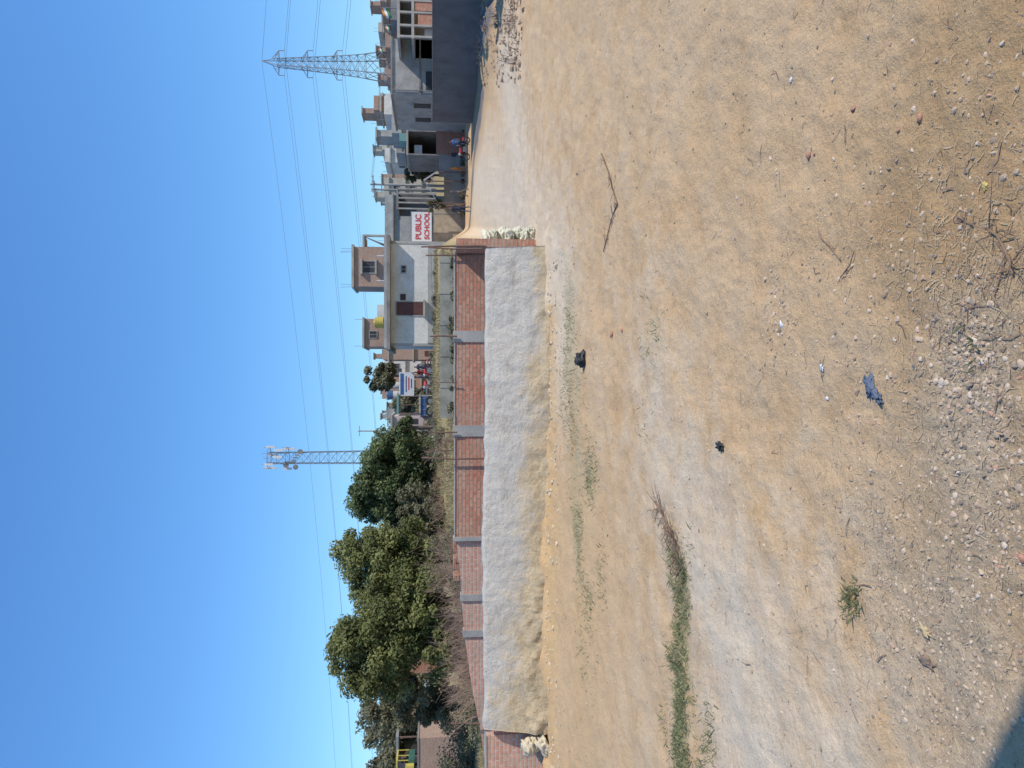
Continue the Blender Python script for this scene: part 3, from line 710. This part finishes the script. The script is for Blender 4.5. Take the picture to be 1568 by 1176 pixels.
def moto(c,rot):
    b=MB()
    for y in (-.65,.65):
        for k in range(16):
            t=2*math.pi*k/16;t2=2*math.pi*(k+1)/16
            b.cyl((0,y+.27*math.cos(t),.3+.27*math.sin(t)),(0,y+.27*math.cos(t2),.3+.27*math.sin(t2)),.045,.045,black,6,False)
            if k%2==0: b.cyl((0,y,.3),(0,y+.25*math.cos(t),.3+.25*math.sin(t)),.008,.008,steel,3,False)
    b.cyl((0,.65,.3),(0,.42,.95),.03,.03,steel,6); b.cyl((-.33,.36,1.02),(.33,.36,1.02),.02,.02,black,6); b.cyl((0,.42,.95),(0,.5,.8),.09,.1,signw,10)
    b.cyl((0,.35,.78),(0,-.05,.76),.13,.11,red,10); b.box(-.12,.12,-.65,-.04,.72,.82,black); b.box(-.12,.12,-.15,.25,.3,.6,steel)
    b.cyl((0,.4,.85),(0,-.65,.3),.025,.025,black,6); b.cyl((.14,.1,.3),(.14,-.8,.35),.04,.05,steel,8); b.cyl((0,-.65,.55),(0,-.9,.6),.1,.04,red,8)
    o=b.done('motorcycle'); o.location=c; o.rotation_euler=(0,0.05,rot)
moto(at(226,63.5),1.2); moto(at(566,64.5),1.5); moto(at(585,66),1.9)
b=MB(); c=at(622,64.5)
b.box(c.x-.8,c.x+.8,64,66,c.z+.7,c.z+1.15,blue); b.box(c.x-.9,c.x+.9,63.9,66.1,c.z+1.151,c.z+1.2,blue); b.box(c.x+.8,c.x+1.8,64.9,65.1,c.z+.65,c.z+.75,steel)
for dx in (-.45,.45):
    b.cyl((c.x+dx,63.85,c.z+.4),(c.x+dx,64.05,c.z+.4),.38,.38,black,16); b.cyl((c.x+dx,63.84,c.z+.4),(c.x+dx,63.86,c.z+.4),.2,.2,steel,12); b.cyl((c.x+dx,65.95,c.z+.4),(c.x+dx,66.15,c.z+.4),.38,.38,black,16)
for k in range(4): b.box(c.x-.75+k*.45,c.x-.7+k*.45,63.97,63.999,c.z+.7,c.z+1.15,steel)
b.done('farm_trailer')
# ------------------------------------------------------------------ lumps: sacks, rags, stones
def lump(name,c,s,mat,rot=0,seed=0,sub=3,rough=.25,fq=2.0):
    import bmesh
    from mathutils import noise as mn
    bm=bmesh.new(); bmesh.ops.create_icosphere(bm,subdivisions=sub,radius=1)
    for v in bm.verts:
        n=mn.noise(v.co*fq+Vector((seed,0,0)))+.5*mn.noise(v.co*fq*2.3+Vector((0,seed,0))); d=v.co.copy()
        d=Vector((math.copysign(abs(d.x)**.8,d.x),math.copysign(abs(d.y)**.8,d.y),d.z)); v.co=d*(1+rough*n)
        v.co.x*=s[0];v.co.y*=s[1];v.co.z*=s[2]
        if v.co.z<-s[2]*.5: v.co.z=-s[2]*.5
    me=bpy.data.meshes.new(name); bm.to_mesh(me); bm.free(); me.materials.append(mat)
    for p_ in me.polygons:p_.use_smooth=True
    o=bpy.data.objects.new(name,me); scene.collection.objects.link(o); o.location=Vector(c)+Vector((0,0,s[2]*.45)); o.rotation_euler=(0,0,rot); return o
def sacks(cx,cy,n,w,mat,hh,s=1,dz=.2):
    root=bpy.data.objects.new('sack_pile',None); scene.collection.objects.link(root)
    for i in range(n):
        lv=i%hh; o=lump('sack',(cx+random.uniform(-w,w)*(1-.12*lv),cy+random.uniform(-.25,.25),lv*dz),(.32*s,.24*s,.17*s),mat,random.uniform(0,3),i*3.1,4,.4,2.4); o.rotation_euler=(random.uniform(-.35,.35),random.uniform(-.35,.35),o.rotation_euler[2]); o.parent=root
sacks(X(362,22.3),22.3,16,.2,sackm,7,.8,.22); sacks(X(1145,19.8),19.8,3,.2,M('dusty_sack',(.64,.54,.38),scale=3,var=.2),3,.9)
ragm=M('blue_cloth',(.13,.16,.22),rough=.85,scale=8)
lump('blue_rag',gp(1335,592),(.06,.04,.02),ragm,.3,1,4,1.0,2.8); lump('blue_rag',gp(1347,607),(.055,.026,.018),ragm,.9,6,4,1.0,2.8)
lump('black_bag',gp(896,549),(.13,.11,.11),black,.3,2,4,.6); lump('black_bag',gp(1106,683),(.06,.036,.028),black,1.3,4,4,.9)
lump('yellow_wrapper',gp(1516,285),(.022,.013,.005),M('wrapper_dull_yellow',(.6,.47,.16)),.4,3,4,1.1); lump('dry_leaf',gp(1408,1012),(.07,.025,.009),M('leaf_brown',(.27,.19,.13)),1.5,3,4,.9)
lump('yellow_leaf',gp(1406,965),(.05,.025,.005),M('leaf_yellow',(.6,.45,.24)),1.2,5,4,1.1)
bbit=M('brick_bit',(.48,.24,.16),scale=9)
for (px,py,s_) in ((1303,166,.028),(1235,240,.03),(1412,180,.025),(935,512,.05),(951,506,.04),(1562,855,.03),(1245,236,.015),(1380,200,.02)):
    lump('brick_fragment',gp(px,py),(s_,s_*.8,s_*.6),bbit,random.random()*3,px,1,1.1)
for (px,py,s) in ((1257,563,.028),(1198,497,.03),(1207,122,.028),(1262,610,.018)):
    lump('paper_scrap',gp(px,py),(s,s*.6,.006),signw,random.random()*3,px,3,.9)
ph=(1+5**.5)/2; iv=np.array([(-1,ph,0),(1,ph,0),(-1,-ph,0),(1,-ph,0),(0,-1,ph),(0,1,ph),(0,-1,-ph),(0,1,-ph),(ph,0,-1),(ph,0,1),(-ph,0,-1),(-ph,0,1)],float)/1.9
itri=np.array([(0,11,5),(0,5,1),(0,1,7),(0,7,10),(0,10,11),(1,5,9),(5,11,4),(11,10,2),(10,7,6),(7,1,8),(3,9,4),(3,4,2),(3,2,6),(3,6,8),(3,8,9),(4,9,5),(2,4,11),(6,2,10),(8,6,7),(9,8,1)])
def stones(name,xy,size,mat):
    N=len(xy); z=terrain(xy[:,0],xy[:,1]); s=size[:,None]*rng.uniform(.5,1.3,(N,3)); s[:,2]*=.6
    v=iv[None]*(1+rng.normal(size=(N,12,1))*.16)*s[:,None,:]; a=rng.uniform(0,6.28,N); ca,sa=np.cos(a)[:,None],np.sin(a)[:,None]
    x=v[...,0]*ca-v[...,1]*sa+xy[:,0:1]; y=v[...,0]*sa+v[...,1]*ca+xy[:,1:2]; zz=v[...,2]+z[:,None]+s[:,2:3]*.15
    V=np.stack([x,y,zz],-1).reshape(-1,3); f=(itri[None]+12*np.arange(N)[:,None,None]).reshape(-1,3)
    npmesh(name,V,f,mat,np.repeat(rng.random(N),12))
stoneM,nt,bb=newmat('stones'); a_=node(nt,'ShaderNodeAttribute'); a_.attribute_name='shade'
cc=ramp(nt,a_.outputs['Fac'],[(0,(.22,.18,.14)),(.3,(.38,.285,.20)),(.75,(.53,.40,.28)),(.95,(.6,.50,.39)),(1.0,(.46,.24,.16))]); nt.links.new(cc,bb.inputs['Base Color']); bb.inputs['Roughness'].default_value=.95
bb.inputs['Specular IOR Level'].default_value=.1
def scat(c,r,n,anis=1.0):
    p=np.array([c.x,c.y])+rng.normal(size=(n,2))*np.array([r,r*anis]); return p[p[:,1]>2.6]
S=[];Z_=[]
def addst(p,lo,hi): S.append(p); Z_.append(lo+(hi-lo)*rng.random(len(p))**4)
addst(scat(G(1410,1000),.45,1900,.8),.004,.016); addst(scat(G(1480,560),.22,900,.9),.005,.024); addst(scat(G(1500,700),.4,1100,.6),.004,.02); addst(scat(G(1350,800),.35,320,.7),.004,.015)
addst(scat(G(1190,490),.22,160,.8),.006,.028); addst(scat(G(1530,950),.6,700,.4),.004,.018); addst(scat(G(1400,500),.6,600),.004,.02); addst(scat(G(1340,340),.5,300),.004,.02); addst(scat(G(1540,250),.6,500,.5),.004,.018)
yy=3+rng.random(4200)**1.3*15; addst(np.stack([rng.uniform(-.55,.55,4200)*yy,yy],1),.003,.022)
yy=rng.uniform(12,19,350); addst(np.stack([rng.uniform(-.5,.3,350)*yy,yy],1),.008,.04)
stones('gravel_stones',np.concatenate(S),np.concatenate(Z_),stoneM)
yy=rng.uniform(25,46,700); clM=M('earth_clods',(.42,.29,.18)); stones('earth_clods',np.stack([rng.uniform(.36,.5,700)*yy+1,yy],1),.03+.12*rng.random(700)**3,clM)
xx=rng.uniform(-10,3,800); stones('mortar_crumbs',np.stack([xx,19.35-rng.random(800)**2*1.4],1),.008+.07*rng.random(800)**4,M('crumbs',(.6,.48,.33)))
def straw(name,xy,L,mat,w=.003):
    N=len(xy); z=terrain(xy[:,0],xy[:,1])+.006; a=rng.uniform(0,6.28,N); l=L*rng.uniform(.2,1,N)**1.5*.5; d=np.stack([np.cos(a)*l,np.sin(a)*l,rng.normal(size=N)*l*.08],1)
    n=np.stack([-np.sin(a),np.cos(a),0*a],1)*w*rng.uniform(.6,1.6,N)[:,None]; c=np.stack([xy[:,0],xy[:,1],z],1); bend=n*rng.normal(size=N)[:,None]*6
    up=np.array([0,0,w])
    v=np.stack([c-d-n,c+bend-n+up,c+bend+n+up,c-d+n,c+d-n,c+d+n],1).reshape(-1,3); f=np.array([[0,1,2,3],[1,4,5,2]])[None]+6*np.arange(N)[:,None,None]
    npmesh(name,v,f.reshape(-1,4),mat)
S=[scat(G(1500,480),.45,600),scat(G(1480,350),.4,350),scat(G(1350,780),.4,220),scat(G(1300,950),.4,80),scat(G(1530,800),.6,280,.5)]
yy=3+rng.random(900)*8; S.append(np.stack([rng.uniform(-.55,.55,900)*yy,yy],1)); straw('straw_litter',np.concatenate(S),.10,strawM,.0018)
yy=3+rng.random(90)*7; straw('twig_litter',np.concatenate([np.stack([rng.uniform(-.5,.55,90)*yy,yy],1),scat(G(1520,430),.3,60)]),.2,twigM,.003)
T=[]
def tuft(px,py,r,n,an=1): T.append(scat(G(px,py),r,n,an))
for i in range(44):
    py=845+i*8
    tuft(1044+random.uniform(-12,12),py,random.uniform(.05,.13),random.randint(25,80))
    if py>1040 and random.random()<.5: tuft(1044+random.uniform(-30,50),py,.12,40)
for (px,py,r,n) in ((1300,925,.06,80),(1310,905,.05,40),(868,480,.45,150),(875,500,.3,100),(905,720,.3,260),(900,745,.2,120),(885,800,.3,130),(888,860,.4,150),(870,600,.6,260),(878,640,.7,300),(900,930,.25,160),(1000,500,.3,60),(895,1000,.5,100),(1490,530,.06,20),(868,570,.5,150),(990,660,.2,20),(920,880,.3,80)): tuft(px,py,r,n)
blades('grass_tufts',np.concatenate(T),.06,grassM,.005,1.3)
def branch(name,pts,r,nt_=14,mat=twigM,sp=.25):
    b=MB(); w=[Vector((p.x,p.y,hz(p.x,p.y)+r+.01)) for p in (G(*q) for q in pts)]
    for a,c in zip(w[:-1],w[1:]): b.cyl(a,c,r,r*.8,mat,6)
    for k in range(nt_):
        i=random.randrange(len(w)-1); q_=w[i].lerp(w[i+1],random.random()); d=Vector((random.uniform(-1,1),random.uniform(-1,1),random.uniform(0,.35)))*sp; b.cyl(q_,q_+d,r*.5,r*.2,mat,4)
        for j in range(3): e=q_+d*random.uniform(.3,1); b.cyl(e,e+Vector((random.uniform(-1,1),random.uniform(-1,1),random.uniform(-.1,.4)))*sp*.5,r*.25,r*.12,mat,3)
    b.done(name)
branch('dry_branch',[(1010,768),(1028,805),(1040,840),(1046,885)],.014,50,twigM,.28)
branch('dry_branch',[(923,235),(932,262),(938,290),(944,312),(936,335),(930,362),(922,385)],.012,18,twigM,.2)
branch('dry_branch',[(1525,350),(1540,362),(1555,395),(1560,420)],.007,12); branch('dry_branch',[(1255,360),(1268,376),(1285,398)],.005,4,twigM,.08)
branch('dry_branch',[(1290,425),(1302,408),(1310,385)],.005,4,twigM,.07); branch('dry_branch',[(1470,330),(1500,345)],.005,5,twigM,.08)
yy=rng.uniform(26,44,26); bare('dry_weeds',[(x,y,random.uniform(.25,.55),1.2) for x,y in zip(rng.uniform(.42,.5,26)*yy,yy)],shrubM,7)
# ------------------------------------------------------------------ unseen tank-shaped blocker beside the camera, added to cast the corner shadow
b=MB(); c=Vector((4.0,-.98,0)); prf=[(6.2,1.45),(6.35,1.5),(7.2,1.5),(7.5,1.3),(7.75,.5)]
for (z0,r0),(z1,r1) in zip(prf[:-1],prf[1:]): b.cyl(c+Vector((0,0,z0)),c+Vector((0,0,z1)),r0,r1,conc,32)
b.cyl(c+Vector((0,0,6.0)),c+Vector((0,0,6.19)),1.55,1.55,conc,32)
for sx in (-1,1):
    for sy in (-1,1): b.cyl((c.x+sx*1.0,c.y+sy*1.0,-.3),(c.x+sx*.9,c.y+sy*.9,6.0),.09,.09,steel,8)
b.done('tank_shadow_caster')
# ------------------------------------------------------------------ light
el=math.radians(43); az=math.radians(117.3)
S_=Vector((math.cos(el)*math.sin(az),math.cos(el)*math.cos(az),math.sin(el)))
sd=bpy.data.lights.new('sun','SUN'); sd.energy=4.2; sd.angle=math.radians(.7); sd.color=(1,.94,.84)
so=bpy.data.objects.new('sun',sd); scene.collection.objects.link(so); so.rotation_euler=S_.to_track_quat('Z','Y').to_euler(); so.location=(0,0,60)
w=bpy.data.worlds.new('World'); scene.world=w; w.use_nodes=True; nt=w.node_tree; bg=nt.nodes['Background']
sk=nt.nodes.new('ShaderNodeTexSky'); sk.sky_type='NISHITA'; sk.sun_disc=False; sk.sun_elevation=el; sk.sun_rotation=az; sk.air_density=1.15; sk.dust_density=.05; sk.ozone_density=3.0
hs=nt.nodes.new('ShaderNodeHueSaturation'); hs.inputs['Saturation'].default_value=1.15; nt.links.new(sk.outputs[0],hs.inputs['Color'])
t1_=mix(nt,1.0,hs.outputs[0],(.78,.95,1.12),'MULTIPLY')
gm=nt.nodes.new('ShaderNodeGamma'); gm.inputs[1].default_value=.75; nt.links.new(t1_,gm.inputs[0])
vm=nt.nodes.new('ShaderNodeVectorMath'); vm.operation='MULTIPLY'; nt.links.new(gm.outputs[0],vm.inputs[0]); vm.inputs[1].default_value=(1.02,1.38,1.75)
nt.links.new(vm.outputs[0],bg.inputs[0]); bg.inputs[1].default_value=.145
scene.view_settings.view_transform='Standard'; scene.view_settings.look='None'; scene.view_settings.exposure=0
# ------------------------------------------------------------------ camera (phone held sideways: world up points to picture left)
cam=bpy.data.cameras.new('camera'); co=bpy.data.objects.new('camera',cam); scene.collection.objects.link(co)
cam.sensor_width=36; cam.lens=36*F/1568; cam.clip_end=6000; cam.clip_start=.05
m=Matrix(((0,1,0,0),(-sp,0,-cp,0),(-cp,0,sp,E),(0,0,0,1))); co.matrix_world=m
scene.camera=co
